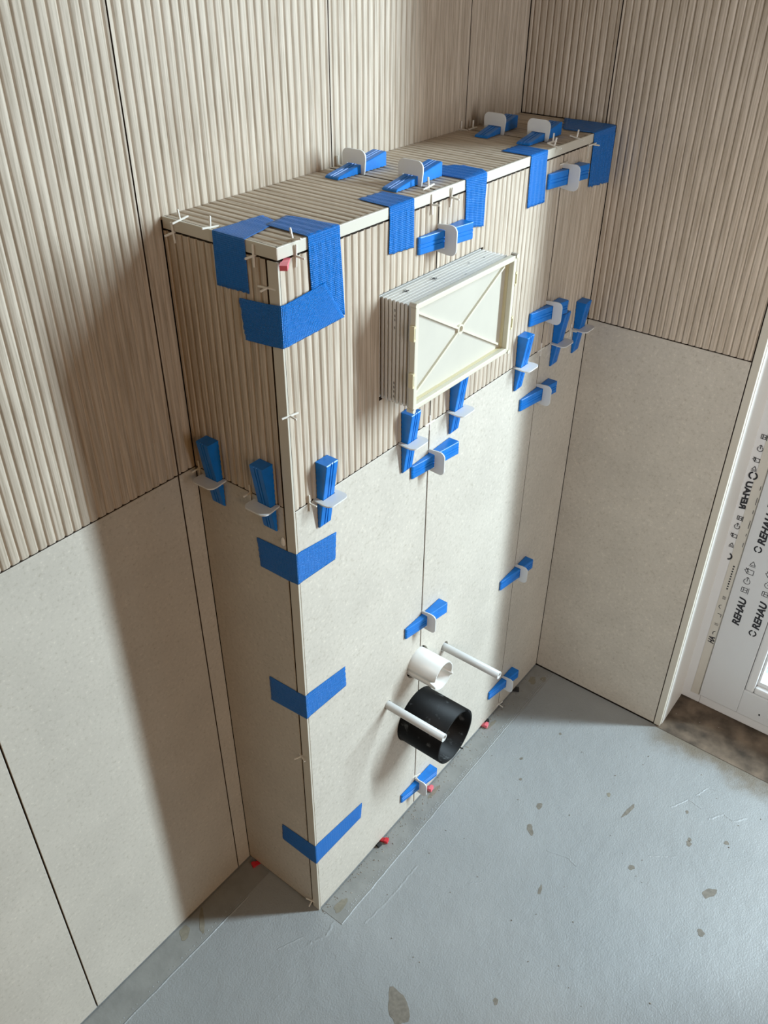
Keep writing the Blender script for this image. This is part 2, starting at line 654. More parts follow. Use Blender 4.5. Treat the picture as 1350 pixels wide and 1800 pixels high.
def ridge(name, pts, wdt, hgt):
    v, f = [], []
    for i, p in enumerate(pts):
        p = Vector(p)
        q = Vector(pts[min(i + 1, len(pts) - 1)]) - Vector(pts[max(i - 1, 0)])
        s = Vector((-q.y, q.x, 0)).normalized() * wdt / 2
        v += [p - s, p + Vector((0, 0, hgt)), p + s]
    for i in range(len(pts) - 1):
        a = 3 * i
        f += [(a, a + 3, a + 4, a + 1), (a + 1, a + 4, a + 5, a + 2)]
    return mesh(name, v, f)


def wob(a, b_, n, amp):
    return [(a[0] + (b_[0] - a[0]) * i / n + random.uniform(-amp, amp), a[1] + (b_[1] - a[1]) * i / n + random.uniform(-amp, amp), 0.0) for i in range(n + 1)]


link('sealing_strip', boxm('sealing_strip', (0.004, SY, -0.002), (W - 0.001, -D - 0.001, 0.0006)), MT['strip'], fl)
link('sealing_strip', boxm('sealing_strip', (-1.2, -0.052, -0.002), (-0.001, -0.001, 0.0006)), MT['strip'], fl)
link('strip_edge', ridge('strip_edge', wob((0.004, SY, 0), (W - 0.001, SY + 0.004, 0), 70, 0.0006), 0.003, 0.0013), MT['floor'], fl)
link('strip_edge', ridge('strip_edge', wob((-1.2, -0.052, 0), (-0.06, -0.055, 0), 90, 0.0006), 0.003, 0.0013), MT['floor'], fl)
dots = []
for i in range(150):
    for row in (0.0, 0.0042):
        if random.random() < 0.75:
            x = 0.03 + i * 0.005 + random.uniform(-0.001, 0.001)
            if x < W - 0.01:
                dots.append((x, SY + 0.007 + row + random.uniform(-0.0006, 0.0006)))
for i in range(120):
    if random.random() < 0.8:
        dots.append((-0.07 - i * 0.0088 + random.uniform(-0.001, 0.001), -0.0455 + random.uniform(-0.001, 0.001)))


def bumps(name, pts, r0, r1, h):
    v, f = [], []
    for (x, y) in pts:
        r = random.uniform(r0, r1)
        k = len(v)
        for i in range(6):
            v.append((x + r * math.cos(i * math.pi / 3), y + r * math.sin(i * math.pi / 3), 0.0004))
        v.append((x, y, h + 0.0004))
        for i in range(6):
            f.append((k + i, k + (i + 1) % 6, k + 6))
    return mesh(name, v, f, True)


tag(link('embossed_dots', bumps('embossed_dots', dots, 0.0011, 0.0021, 0.0014), MT['floor'], fl), kind='stuff')

# ---- stains and scratches of the floor
def blob(name, x, y, rx, ry, rot, z, rag=0.25, n=22):
    pts = []
    ph = [random.uniform(0, 6.28) for _ in range(4)]
    for i in range(n):
        a = 2 * math.pi * i / n
        k = 1 + rag * (0.5 * math.sin(2 * a + ph[0]) + 0.35 * math.sin(3 * a + ph[1]) + 0.3 * math.sin(5 * a + ph[2])) + random.uniform(-rag, rag) * 0.3
        u, v_ = rx * k * math.cos(a), ry * k * math.sin(a)
        pts.append((x + u * math.cos(rot) - v_ * math.sin(rot), y + u * math.sin(rot) + v_ * math.cos(rot)))
    return prism(name, pts, Fr((0, 0, 0), (1, 0, 0), (0, 1, 0), (0, 0, 1)), -0.001, z)


for (x, y, rx, ry, rot, m_) in [
        (-0.0462, -0.388, 0.032, 0.016, 0.75, 'stain'), (0.4391, -0.379, 0.007, 0.006, 0, 'stain'), (0.3806, -0.3915, 0.012, 0.006, 0.8, 'stain'),
        (0.4666, -0.7193, 0.015, 0.008, -0.4, 'stain'), (0.5428, -0.6502, 0.006, 0.005, 0, 'stain'), (0.552, -0.648, 0.004, 0.004, 0, 'stain'),
        (0.5891, -0.7073, 0.005, 0.004, 0, 'stain'), (0.4265, -0.5839, 0.006, 0.005, 0, 'stain'), (0.3833, -0.735, 0.007, 0.006, 0, 'stain'),
        (0.5404, -0.5259, 0.020, 0.004, -0.15, 'stain'), (0.5508, -0.4774, 0.005, 0.004, 0, 'stain2'), (-0.1776, -0.0163, 0.014, 0.008, 0.5, 'stain2'),
        (-0.1449, -0.0244, 0.022, 0.005, 0.9, 'stain2'), (0.7518, -0.2138, 0.009, 0.006, 0.4, 'stain2'), (0.733, -0.195, 0.012, 0.008, 0.2, 'stain2'),
        (0.4725, -0.3159, 0.003, 0.003, 0, 'stain'), (0.6317, -0.3232, 0.003, 0.003, 0, 'stain'), (0.52, -0.29, 0.004, 0.003, 0, 'stain'),
        (0.03, -0.200, 0.018, 0.007, 0.1, 'stain2'), (0.335, -0.192, 0.02, 0.004, 0.03, 'stain2'),
        (0.56, -0.190, 0.016, 0.004, 0.0, 'stain2'), (0.06, -0.51, 0.006, 0.004, 0.3, 'stain'), (0.28, -0.47, 0.010, 0.003, 0.3, 'stain'), (0.61, -0.62, 0.004, 0.003, 0, 'stain')]:
    on_strip = y > SY and x > 0 or y > -0.053
    link('floor_stain', blob('floor_stain', x, y, rx, ry, rot, 0.0009 if on_strip else 0.0003), MT[m_], fl)
for pts, wd in [([(0.03, -0.255), (0.10, -0.262), (0.18, -0.262)], 0.004), ([(0.62, -0.66), (0.65, -0.68), (0.645, -0.70), (0.67, -0.72)], 0.004),
                ([(0.66, -0.62), (0.69, -0.63), (0.70, -0.66)], 0.003), ([(0.60, -0.59), (0.64, -0.61), (0.635, -0.64)], 0.003),
                ([(-0.06, -0.20), (-0.03, -0.215), (0.0, -0.21)], 0.005), ([(-0.10, -0.165), (-0.055, -0.185)], 0.003),
                ([(0.21, -0.36), (0.23, -0.38)], 0.003), ([(0.47, -0.60), (0.50, -0.64)], 0.003), ([(0.36, -0.44), (0.37, -0.48), (0.365, -0.50)], 0.003)]:
    fine_ = []
    for a, b_ in zip(pts, pts[1:]):
        fine_ += wob(a, b_, 8, 0.0012)[:-1]
    fine_.append((*pts[-1], 0))
    link('paint_ridge', ridge('paint_ridge', fine_, wd * 1.3, 0.0006), MT['floor'], fl)

# ---- crumbs of mortar along the foot of the box
cv, cf = [], []
for i in range(420):
    x = random.uniform(0.0, W - 0.02)
    y = -D - 0.002 - abs(random.gauss(0, 0.012))
    if random.random() < 0.15:
        x, y = random.uniform(-0.06, 0.9), random.uniform(-0.75, -0.2)
        if y > SY:
            continue
    if x > W - 0.02 and y > -0.5:
        continue
    r = random.uniform(0.0005, 0.0019)
    k = len(cv)
    for dx, dy, dz in ((1, 0, 0), (0, 1, 0), (-1, 0, 0), (0, -1, 0), (0, 0, 1)):
        cv.append((x + dx * r * random.uniform(.6, 1.3), y + dy * r * random.uniform(.6, 1.3), 0.0005 + max(0, dz) * r))
    cf += [(k, k + 1, k + 4), (k + 1, k + 2, k + 4), (k + 2, k + 3, k + 4), (k + 3, k, k + 4)]
tag(link('mortar_crumbs', mesh('mortar_crumbs', cv, cf), MT['crumb']), 'loose crumbs of mortar and dust along the foot of the tiled box', 'crumbs', kind='stuff')

# ---- back wall
wb = tag(link('wall_back', boxm('wall_back', (ROOM_L - 0.1, TT - 0.001, -0.1), (1.2, 0.15, ROOM_H + 0.1)), MT['core']), 'back wall of tall ribbed tiles over plain beige tiles', kind='structure')
XB = [-0.0299 + TILE * k for k in range(-11, 3)] + [W]
for a, b_ in zip(XB, XB[1:]):
    u0, u1 = a + GAP, b_ - GAP
    vtop = 1.86
    if b_ > 0.01:
        # above the box top, and (first tile) the narrow strip left of the box
        if a < 0:
            rects = [(u0, -0.0002, HJ + GAP, vtop), (-0.0002, u1, H - 0.004, vtop)]
            link('plain_tile', plain(F_BACK, u0, -0.0004, 0.003, HJ - GAP), MT['stone'], wb)
        else:
            rects = [(u0, u1 + (0.0008 if b_ == W else 0), H - 0.004, vtop)]
    else:
        rects = [(u0, u1, HJ + GAP, vtop)]
        link('plain_tile', plain(F_BACK, u0, u1, 0.003, HJ - GAP), MT['stone'], wb)
    link('ribbed_tile', ribbed(F_BACK, rects), MT['rib'], wb)
link('plaster', boxm('plaster', (ROOM_L, -0.001, 1.863), (W, TT, ROOM_H)), MT['plaster'], wb)

# ---- right wall with the opening of the balcony door
OY0, OY1, OZ = -0.4875, -1.62, 2.3
wr = tag(link('wall_right', join('wall_right', [
    boxm('a', (W + TT - 0.001, OY0 + 0.003, -0.1), (1.2, TT, ROOM_H + 0.1)),
    boxm('b', (W + TT - 0.001, ROOM_F - 0.1, -0.1), (1.2, OY1, ROOM_H + 0.1)),
    boxm('c', (W + TT - 0.001, OY1, OZ), (1.2, OY0 + 0.003, ROOM_H + 0.1))]), MT['core']), 'right wall of tall ribbed tiles over a plain tile, ending at the balcony door', kind='structure')
YR = -0.156
link('ribbed_tile', ribbed(F_RIGHT, [(YR + GAP, -0.0008, H + 0.0006, 1.86)]), MT['rib'], wr)
link('ribbed_tile', ribbed(F_RIGHT, [(E_Y + GAP, -D - 0.0003, HJ + GAP, 1.86), (-D - 0.0003, YR - GAP, H + 0.0006, 1.86)]), MT['rib'], wr)
link('plain_tile', plain(F_RIGHT, E_Y + GAP, -D - 0.0004, 0.004, HJ - GAP), MT['stone'], wr)
link('plaster', boxm('plaster', (W - 0.001, E_Y, 1.863), (W + TT, 0, ROOM_H)), MT['plaster'], wr)
link('plaster', boxm('plaster', (W - 0.001, ROOM_F, 0.0), (W + TT, OY1, ROOM_H)), MT['plaster'], wr)
link('plaster', boxm('plaster', (W - 0.001, OY1, OZ), (W + TT, E_Y, ROOM_H)), MT['plaster'], wr)
# cream corner trim at the end of the tiles, then the painted reveal
link('edge_trim', join('edge_trim', [boxm('a', (W - 0.0005, -0.4865, 0.002), (W + 0.010, E_Y - 0.0008, OZ), 0.001)]), MT['trim'], wr)
link('door_reveal', boxm('door_reveal', (W + 0.0102, OY0, 0.0), (DOOR_X + 0.003, OY0 + 0.004, OZ)), MT['reveal'], wr)
link('door_reveal', boxm('door_reveal', (W + TT, OY1 - 0.002, 0.0), (DOOR_X, OY1 + 0.002, OZ)), MT['reveal'], wr)
link('reveal_head', boxm('reveal_head', (W + TT, OY1, OZ - 0.004), (DOOR_X, OY0, OZ)), MT['reveal'], wr)

# ---- the rest of the room
tag(link('wall_left', boxm('wall_left', (ROOM_L - 0.1, ROOM_F - 0.1, 0), (ROOM_L, 0, ROOM_H)), MT['plaster']), 'plain plastered wall on the left of the room', kind='structure')
tag(link('wall_inner_added', join('wall_inner_added', [boxm('a', (-0.40, ROOM_F, 0), (-0.30, -2.12, ROOM_H)), boxm('b', (-0.40, -1.38, 0), (-0.30, -1.32, ROOM_H)),
    boxm('c', (-0.40, -2.12, 0), (-0.30, -1.38, 0.73)), boxm('d', (-0.40, -2.12, 1.77), (-0.30, -1.38, ROOM_H))]), MT['plaster']), 'unseen inner wall added to hold the fill window, behind the viewpoint', kind='structure')  # added wall, unseen; carries the side fill and screens the warm fill
wn = tag(empty('added_window_1', (-0.36, -1.75, 0.73)), 'added white framed window around the fill light, behind the viewpoint', kind='structure')  # made-up window, put in to frame the side fill light
link('added_window_frame', ring_yz('added_window_frame', -0.375, -0.335, -1.381, -2.119, 0.731, 1.769, 0.03, 0.03), MT['frame'], wn)
link('glass_pane', boxm('glass_pane', (-0.358, -2.09, 0.76), (-0.352, -1.41, 1.74)), MT['glass'], wn)
tag(link('wall_front', boxm('wall_front', (ROOM_L, ROOM_F - 0.1, 0), (W + 0.01, ROOM_F, ROOM_H)), MT['plaster']), 'plain plastered wall behind the viewpoint', kind='structure')
tag(link('ceiling', boxm('ceiling', (ROOM_L - 0.1, ROOM_F - 0.1, ROOM_H), (1.2, 0.15, ROOM_H + 0.1)), MT['plaster']), 'white plastered ceiling', kind='structure')

# ---- balcony door with its printed protective film
dr = empty('door_1', (DOOR_X, (OY0 + OY1) / 2, 0.012))
tag(dr, 'white plastic balcony door under printed protective film', kind='structure')


link('door_frame', ring_yz('door_frame', DOOR_X, DOOR_X + 0.075, OY0 + 0.004, OY1, 0.004, OZ - 0.004, 0.045, 0.030), MT['frame'], dr)
SX = DOOR_X - 0.004
sash = link('door_sash', ring_yz('door_sash', SX, DOOR_X + 0.07, -0.5255, -1.575, 0.030, 2.25, 0.0845, 0.070), MT['film'], dr)
link('glazing_bead', ring_yz('glazing_bead', SX + 0.0012, DOOR_X + 0.05, -0.6105, -1.49, 0.1005, 2.18, 0.0185, 0.018, 0.004), MT['frame'], dr)
link('gasket', ring_yz('gasket', SX + 0.012, DOOR_X + 0.045, -0.6295, -1.471, 0.119, 2.162, 0.0045, 0.010, 0.0005), MT['frame'], dr)
link('glass_pane', boxm('glass_pane', (DOOR_X + 0.028, -1.475, 0.12), (DOOR_X + 0.034, -0.63, 2.165)), MT['glass'], dr)
# film on the fixed frame beside the sash
link('frame_film', boxm('frame_film', (DOOR_X - 0.0006, -0.5245, 0.026), (DOOR_X + 0.0002, -0.506, 2.1)), MT['film2'], dr)


def text(s, y, z, size, length, parent=dr, x=None, mirror=False, bold=0.045):
    """printed word running upwards: right = +z, up = +y, facing the room"""
    cu = bpy.data.curves.new('lettering', 'FONT')
    cu.body = s
    cu.size = 1.0
    cu.offset = bold
    tmp = bpy.data.objects.new('tmp', cu)
    COL.objects.link(tmp)
    dg = bpy.context.evaluated_depsgraph_get()
    me = bpy.data.meshes.new_from_object(tmp.evaluated_get(dg))
    bpy.data.objects.remove(tmp)
    me.materials.clear()
    xs = [v.co.x for v in me.vertices]
    ys = [v.co.y for v in me.vertices]
    x0, x1, y0, y1 = min(xs), max(xs), min(ys), max(ys)
    px = SX - 0.0003 if x is None else x
    for v in me.vertices:
        a = (v.co.x - x0) / (x1 - x0) * length
        b_ = (v.co.y - y0) / (y1 - y0) * size
        a += 0.18 * b_                                    # slanted letters
        if mirror:
            b_ = size - b_
        v.co = Vector((px, y - size / 2 + b_, z + a))
    return link('lettering', me, MT['ink'], parent)


def strokes(segs, y, z, sc, wd=0.0011, x=None, name='printed_symbol'):
    """line drawing, each stroke ((r,u),(r,u)) in units of sc"""
    px = SX - 0.0003 if x is None else x
    ms = [bar('s', (px, y + a[1] * sc, z + a[0] * sc), (px, y + b_[1] * sc, z + b_[0] * sc), wd, 0.0002, (1, 0, 0)) for a, b_ in segs]
    return link(name, join(name, ms), MT['ink'], dr)


def poly(pts, close=True):
    return list(zip(pts, pts[1:] + ([pts[0]] if close else []))) if close else list(zip(pts, pts[1:]))


def arc(a0, a1, r, n=10, cx=0, cy=0):
    p = [(cx + r * math.cos(a0 + (a1 - a0) * i / n), cy + r * math.sin(a0 + (a1 - a0) * i / n)) for i in range(n + 1)]
    return list(zip(p, p[1:]))


SYM_WIN = poly([(-.5, -.5), (.5, -.5), (.5, .5), (-.5, .5)]) + [((-.5, .15), (.5, .15)), ((0, .15), (0, -.5)), ((-.7, -.75), (.7, -.75))]
SYM_PWR = arc(0.6, 5.7, .6) + [((0, 0), (.9, 0)), ((.7, .3), (1.0, 0)), ((.7, -.3), (1.0, 0))]
SYM_BOX = poly([(-.5, -.6), (.4, -.6), (.4, .4), (-.5, .4)]) + [((-.5, .4), (.1, .9)), ((.1, .9), (.6, .3)), ((-.2, .1), (.6, .8))]
SYM_TRI = poly([(-.4, -.5), (.5, 0), (-.4, .5)]) + [((-.7, -.6), (-.7, .6))]
SYM_RING = arc(0.25, 2.9, .75) + arc(3.4, 6.0, .75) + arc(0.25, 2.9, .62) + arc(3.4, 6.0, .62)
FX = DOOR_X - 0.0009
for y0, z0 in ((-0.5525, 0.259), (-0.5525, 0.468), (-0.5525, 0.677), (-0.592, 0.268), (-0.592, 0.477)):
    text('REHAU', y0, z0, 0.0155, 0.070)
    strokes(SYM_WIN, y0 + 0.0035, z0 + 0.092, 0.011)
    strokes(SYM_PWR, y0 + 0.0035, z0 + 0.114, 0.0105)
    strokes(SYM_BOX, y0 + 0.0035, z0 + 0.139, 0.012)
    strokes(SYM_TRI, y0 + 0.0025, z0 + 0.160, 0.0105)
    if z0 != 0.259:
        strokes(SYM_RING, y0 + 0.002, z0 - 0.013, 0.0095, 0.0015)
# folded edge strip of film on the fixed frame: half-hidden, mirrored print
text('REHAU', -0.4995, 0.528, 0.0125, 0.063, x=FX, mirror=True)
for k, (s_, z_) in enumerate([(SYM_WIN, 0.507), (SYM_PWR, 0.486), (SYM_BOX, 0.464), (SYM_TRI, 0.442), (SYM_TRI, 0.622), (SYM_BOX, 0.640), (SYM_PWR, 0.664), (SYM_WIN, 0.690)]):
    strokes(s_, -0.5005, z_, 0.0085, x=FX)
strokes(SYM_RING, -0.502, 0.606, 0.0105, 0.0017, x=FX)
strokes(arc(3.2, 6.0, .75) + arc(3.2, 6.0, .62), -0.500, 0.413, 0.0105, 0.0017, x=FX)
for k in range(10):
    strokes([((-.35, 0), (.35, 0))], -0.5165, 0.335 + k * 0.0065, 0.005, 0.003, x=FX, name='printed_dash')
for z_, l_ in [(0.45, .9), (0.475, .5), (0.50, 1.6), (0.53, .7), (0.555, 1.4), (0.585, .8)]:
    strokes([((-l_, 0), (l_, 0))], -0.521, z_, 0.006, 0.0011, x=FX, name='printed_dash')
for z_, s_ in [(0.31, [((-.4, -.4), (-.4, .5)), ((0, -.4), (0, .5)), ((.4, -.4), (.4, .5))]), (0.285, arc(0.2, 3.0, .7)), (0.262, poly([(-.5, -.5), (.5, -.5), (.5, .5)], False)), (0.237, [((-.3, -.5), (-.3, .5)), ((.2, -.5), (.2, .5))])]:
    strokes(s_, -0.5165, z_, 0.0075, x=FX)
text('HA', -0.516, 0.182, 0.013, 0.019, x=FX)
strokes(arc(0.3, 2.2, .7), -0.521, 0.211, 0.009, 0.0016, x=FX)
strokes([((-.3, 0), (.3, .1))], -0.6556, 0.0527, 0.008, 0.003, name='scuff_mark')
# grooved outer sill seen through the glass
for k in range(8):
    link('sill_slat', boxm('sill_slat', (0.985 + k * 0.027, OY1, 0.02), (1.005 + k * 0.027, OY0, 0.05), 0.002), MT['deck'], dr)

# ================================================================== THE TILED BOX
cb = empty('cistern_box', (W / 2, -D / 2, 0))
tag(cb, 'half-height cistern box clad in ribbed and plain beige tiles', 'cistern box')
VT = 0.0146                                           # face width of the vertical corner trim
TR = 0.0127                                           # face height of the top trim
# access opening of the flush frame in the front
AX0, AX1, AZ0, AZ1 = 0.1690, 0.4035, 0.9590, 1.1015
core_parts = [boxm('a', (TT - 0.001, -D + TT - 0.001, 0.0), (W - 0.001, -0.0005, AZ0)),
              boxm('b', (TT - 0.001, -D + TT - 0.001, AZ1), (W - 0.001, -0.0005, H - TT + 0.001)),
              boxm('c', (TT - 0.001, -D + TT - 0.001, AZ0), (AX0, -0.0005, AZ1)),
              boxm('d', (AX1, -D + TT - 0.001, AZ0), (W - 0.001, -0.0005, AZ1)),
              boxm('e', (AX0, -D + 0.06, AZ0), (AX1, -0.0005, AZ1))]
VB = H - TR - 0.0022                                   # top edge of the upright tiles
# front, upper row (two tiles notched around the access frame)
a, b_ = 0.0032, X1 - GAP
link('ribbed_tile', ribbed(F_FRONT, [(a, AX0, HJ + GAP, VB), (AX0, b_, HJ + GAP, AZ0), (AX0, b_, AZ1, VB)]), MT['rib'], cb)
a, b_ = X1 + GAP, X2 - GAP
link('ribbed_tile', ribbed(F_FRONT, [(a, AX1, HJ + GAP, AZ0), (a, AX1, AZ1, VB), (AX1, b_, HJ + GAP, VB)]), MT['rib'], cb)
link('ribbed_tile', ribbed(F_FRONT, [(X2 + GAP, W - 0.0003, HJ + GAP, VB)]), MT['rib'], cb)
# front, lower row; the two left tiles are drilled for pipes and rods
PCX = 0.2812
HOLES = [(0.196, 0.3675, 0.0085), (0.3665, 0.3745, 0.0115), (PCX, 0.403, 0.0315), (PCX, 0.2715, 0.0550)]


def drilled(u0, u1, me=None, deep=0.02):
    me = me or plain(F_FRONT, u0, u1, 0.004, HJ - GAP)
    t = bpy.data.objects.new('tmp', me)
    COL.objects.link(t)
    tmp = []
    for (x, z, r) in HOLES:
        if x + r < u0 or x - r > u1:
            continue
        o = cyl_pts((x, -D, z), (0, 1, 0), r, -0.01, deep, 40)
        v = o[0] + o[1]
        f = [tuple(range(40)), tuple(range(40, 80))] + [(k, (k + 1) % 40, 40 + (k + 1) % 40, 40 + k) for k in range(40)]
        c = bpy.data.objects.new('cut', mesh('cut', v, f))
        COL.objects.link(c)
        md = t.modifiers.new('b', 'BOOLEAN')
        md.operation = 'DIFFERENCE'
        md.object = c
        md.solver = 'EXACT'
        tmp.append(c)
    dg = bpy.context.evaluated_depsgraph_get()
    out = bpy.data.meshes.new_from_object(t.evaluated_get(dg))
    for c in tmp + [t]:
        bpy.data.objects.remove(c)
    return out


link('core', join('core', [drilled(0, W, core_parts[0], 0.056)] + core_parts[1:]), MT['core'], cb)
link('plain_tile', drilled(0.0032, X1 - GAP), MT['stone'], cb)
link('plain_tile', drilled(X1 + GAP, X2 - GAP), MT['stone'], cb)
link('plain_tile', plain(F_FRONT, X2 + GAP, W - 0.0004, 0.004, HJ - GAP), MT['stone'], cb)
# left side
L0, L1 = -D + VT + 0.0030, -0.0002
link('ribbed_tile', ribbed(F_LEFT, [(L0, L1, HJ + GAP, VB)]), MT['rib'], cb)
link('plain_tile', plain(F_LEFT, L0, L1, 0.004, HJ - GAP), MT['stone'], cb)
# top: ribs run front to back
for a, b_ in ((0.0045, 0.286 - GAP), (0.286 + GAP, 0.609 - GAP), (0.609 + GAP, W - 0.0015)):
    link('ribbed_tile', ribbed(F_TOP, [(a, b_, -D + 0.0045, -0.0003)]), MT['rib_top'], cb)
# trims
link('edge_trim', boxm('edge_trim', (0.0006, -D, H - TR), (W - 0.0015, -D + 0.0033, H + 0.0004), 0.0005), MT['trim'], cb)
link('edge_trim', boxm('edge_trim', (0.0, -D + 0.0002, H - TR), (0.0033, -0.0006, H + 0.0004), 0.0005), MT['trim'], cb)
link('edge_trim', join('edge_trim', [boxm('a', (-0.0006, -D - 0.0004, 0.001), (0.0010, -D + VT, VB), 0.0004),
                                     boxm('b', (0.0006, -D - 0.0004, 0.001), (0.0024, -D + 0.004, VB), 0.0004)]), MT['trim'], cb)
link('edge_trim', boxm('edge_trim', (0.6905, -D - 0.0008, H - 0.034), (0.6945, -D + 0.004, H + 0.0008), 0.0005), MT['trim'], cb)

# ================================================================== INSPECTION FRAME
af = empty('inspection_frame', (PCX + 0.005, -D, AZ0))
tag(af, 'cream plastic inspection frame with ridged sides and crossed ribs, jutting from the box front', 'inspection frame')
SX0, SX1, SZ0, SZ1 = 0.1725, 0.4000, 0.9625, 1.0985
OUT = 0.0535


def rect_ring(x0, x1, z0, z1, y):
    return [Vector((x0, y, z0)), Vector((x1, y, z0)), Vector((x1, y, z1)), Vector((x0, y, z1))]


# sleeve: ridges all round, stepping outwards
v, f = [], []
ys = []
nr = 10
y = -D + 0.030
ys.append((y, -0.0014))
step = (OUT + 0.030 - 0.006) / (nr + 3)
for i in range(nr + 3):
    y0 = -D + 0.030 - i * step
    ys += [(y0 - 0.06 * step, 0.0016), (y0 - 0.58 * step, 0.0016), (y0 - 0.64 * step, -0.0014), (y0 - 0.98 * step, -0.0014)]
for (y, e) in ys:
    v += rect_ring(SX0 - e + .0016, SX1 + e - .0016, SZ0 - e + .0016, SZ1 + e - .0016, y)
for i in range(len(ys) - 1):
    for k in range(4):
        f.append((4 * i + k, 4 * i + (k + 1) % 4, 4 * i + 4 + (k + 1) % 4, 4 * i + 4 + k))
link('ridged_sleeve', mesh('ridged_sleeve', v, f), MT['sleeve_white'], af)
# rim, with raised lip
RX0, RX1, RZ0, RZ1 = 0.1700, 0.4026, 0.9600, 1.1012
yo, RW = -D - OUT, 0.0075
rim = [boxm('a', (RX0, yo, RZ0), (RX0 + RW, yo + 0.008, RZ1), 0.0012), boxm('b', (RX1 - RW, yo, RZ0), (RX1, yo + 0.008, RZ1), 0.0012),
       boxm('c', (RX0 + 0.002, yo + 0.0003, RZ0), (RX1 - 0.002, yo + 0.008, RZ0 + RW), 0.0012), boxm('d', (RX0 + 0.002, yo + 0.0003, RZ1 - RW), (RX1 - 0.002, yo + 0.008, RZ1), 0.0012)]
ro = link('rim', join('rim', rim), MT['cream'], af)
for (x, z) in ((RX0 + .001, RZ0 + .001), (RX1 - .001, RZ0 + .001), (RX0 + .001, RZ1 - .001), (RX1 - .001, RZ1 - .001)):
    link('corner_pin', disc('corner_pin', (x, yo - 0.0015, z), (0, 1, 0), 0.0032, 0.010, 14), MT['cream'], af)
# recessed cover with walls
RD = 0.0135
IX0, IX1, IZ0, IZ1 = RX0 + RW, RX1 - RW, RZ0 + RW, RZ1 - RW
wl = [boxm('a', (IX0 - .002, yo + 0.0078, IZ0), (IX0, yo + RD, IZ1)), boxm('b', (IX1, yo + 0.0078, IZ0), (IX1 + .002, yo + RD, IZ1)),
      boxm('c', (IX0, yo + 0.0078, IZ0 - .002), (IX1, yo + RD, IZ0)), boxm('d', (IX0, yo + 0.0078, IZ1), (IX1, yo + RD, IZ1 + .002))]
link('recess_wall', join('recess_wall', wl), MT['yellow'], af)
pn = link('cover_panel', boxm('cover_panel', (IX0 - .001, yo + RD - 0.001, IZ0 - .001), (IX1 + .001, yo + RD + 0.002, IZ1 + .001), 0.0004), MT['panel'], af)
pc = Vector(((IX0 + IX1) / 2, yo + RD - 0.0018, (IZ0 + IZ1) / 2))
m_ = 0.007
for sx, sz in ((-1, -1), (1, 1), (-1, 1), (1, -1)):
    tip = Vector((IX0 + m_ if sx < 0 else IX1 - m_, pc.y, IZ0 + m_ if sz < 0 else IZ1 - m_))
    d = (tip - pc).normalized()
    link('diagonal_rib', bar('diagonal_rib', pc + d * 0.006, tip, 0.0030, 0.0044, (0, 1, 0)), MT['cream'], pn)
link('hub', tube('hub', (pc.x, yo + RD, pc.z), (0, -1, 0), 0.0068, 0.0046, -0.001, 0.0042, 20), MT['cream'], pn)
# snap tabs on both sides
for x, dx, zs in ((RX0, -1, (RZ0 + 0.034, RZ0 + 0.096)), (RX1, 1, (RZ0 + 0.034, RZ0 + 0.098))):
    for z in zs:
        xa, xb = (x - 0.0032, x + 0.0008) if dx < 0 else (x - 0.0008, x + 0.0032)
        tb = [boxm('a', (xa, yo - 0.0008, z), (xb, yo + 0.006, z + 0.003)), boxm('b', (xa, yo - 0.0008, z + 0.0165), (xb, yo + 0.006, z + 0.0195)),
              boxm('c', (xa, yo - 0.0008, z + 0.003), (xa + 0.001 if dx < 0 else xb, yo + 0.006, z + 0.0165)) if dx < 0 else boxm('c', (xb - 0.001, yo - 0.0008, z + 0.003), (xb, yo + 0.006, z + 0.0165))]
        link('snap_tab', join('snap_tab', tb), MT['yellow'], af)
# pen marks left on the ridges
for (x, d) in ((0.205, 0.012), (0.262, 0.014), (0.338, 0.016), (0.370, 0.020), (0.300, 0.036), (0.255, 0.044), (0.390, 0.009)):
    if d < 0.018 and x < 0.3:
        ms = [bar('p', (x - 0.006, -D - d, SZ1 + 0.0004), (x + 0.005, -D - d - 0.002, SZ1 + 0.0004), 0.0007, 0.0003, (0, 0, 1)),
              bar('p', (x - 0.002, -D - d - 0.005, SZ1 + 0.0004), (x + 0.001, -D - d + 0.004, SZ1 + 0.0004), 0.0007, 0.0003, (0, 0, 1)),
              bar('p', (x + 0.002, -D - d - 0.004, SZ1 + 0.0004), (x + 0.003, -D - d + 0.003, SZ1 + 0.0004), 0.0007, 0.0003, (0, 0, 1))]
    else:
        ms = [bar('p', (x, -D - d, SZ1 + 0.0004), (x + 0.003, -D - d - 0.0008, SZ1 + 0.0004), 0.0007, 0.0003, (0, 0, 1))]
    link('pen_mark', join('pen_mark', ms), MT['ink'], af)
for z0 in (1.088, 1.081, 1.076, 1.066, 0.992, 0.986, 0.980, 0.973):
    link('pen_mark', bar('pen_mark', (SX0 - 0.0004, -D - 0.021, z0), (SX0 - 0.0004, -D - 0.0214, z0 - 0.0032), 0.0008, 0.0003, (1, 0, 0)), MT['ink'], af)

# ================================================================== PIPES AND RODS
YN = Vector((0, -1, 0))


def torn(t):
    d = 0.0
    for c, w_, h in ((0.50, 0.030, -0.010), (0.54, 0.02, 0.002), (0.93, 0.022, 0.004), (0.08, 0.02, -0.002)):
        q = abs(t - c)
        if q < w_:
            d += h * (1 - q / w_)
    return d


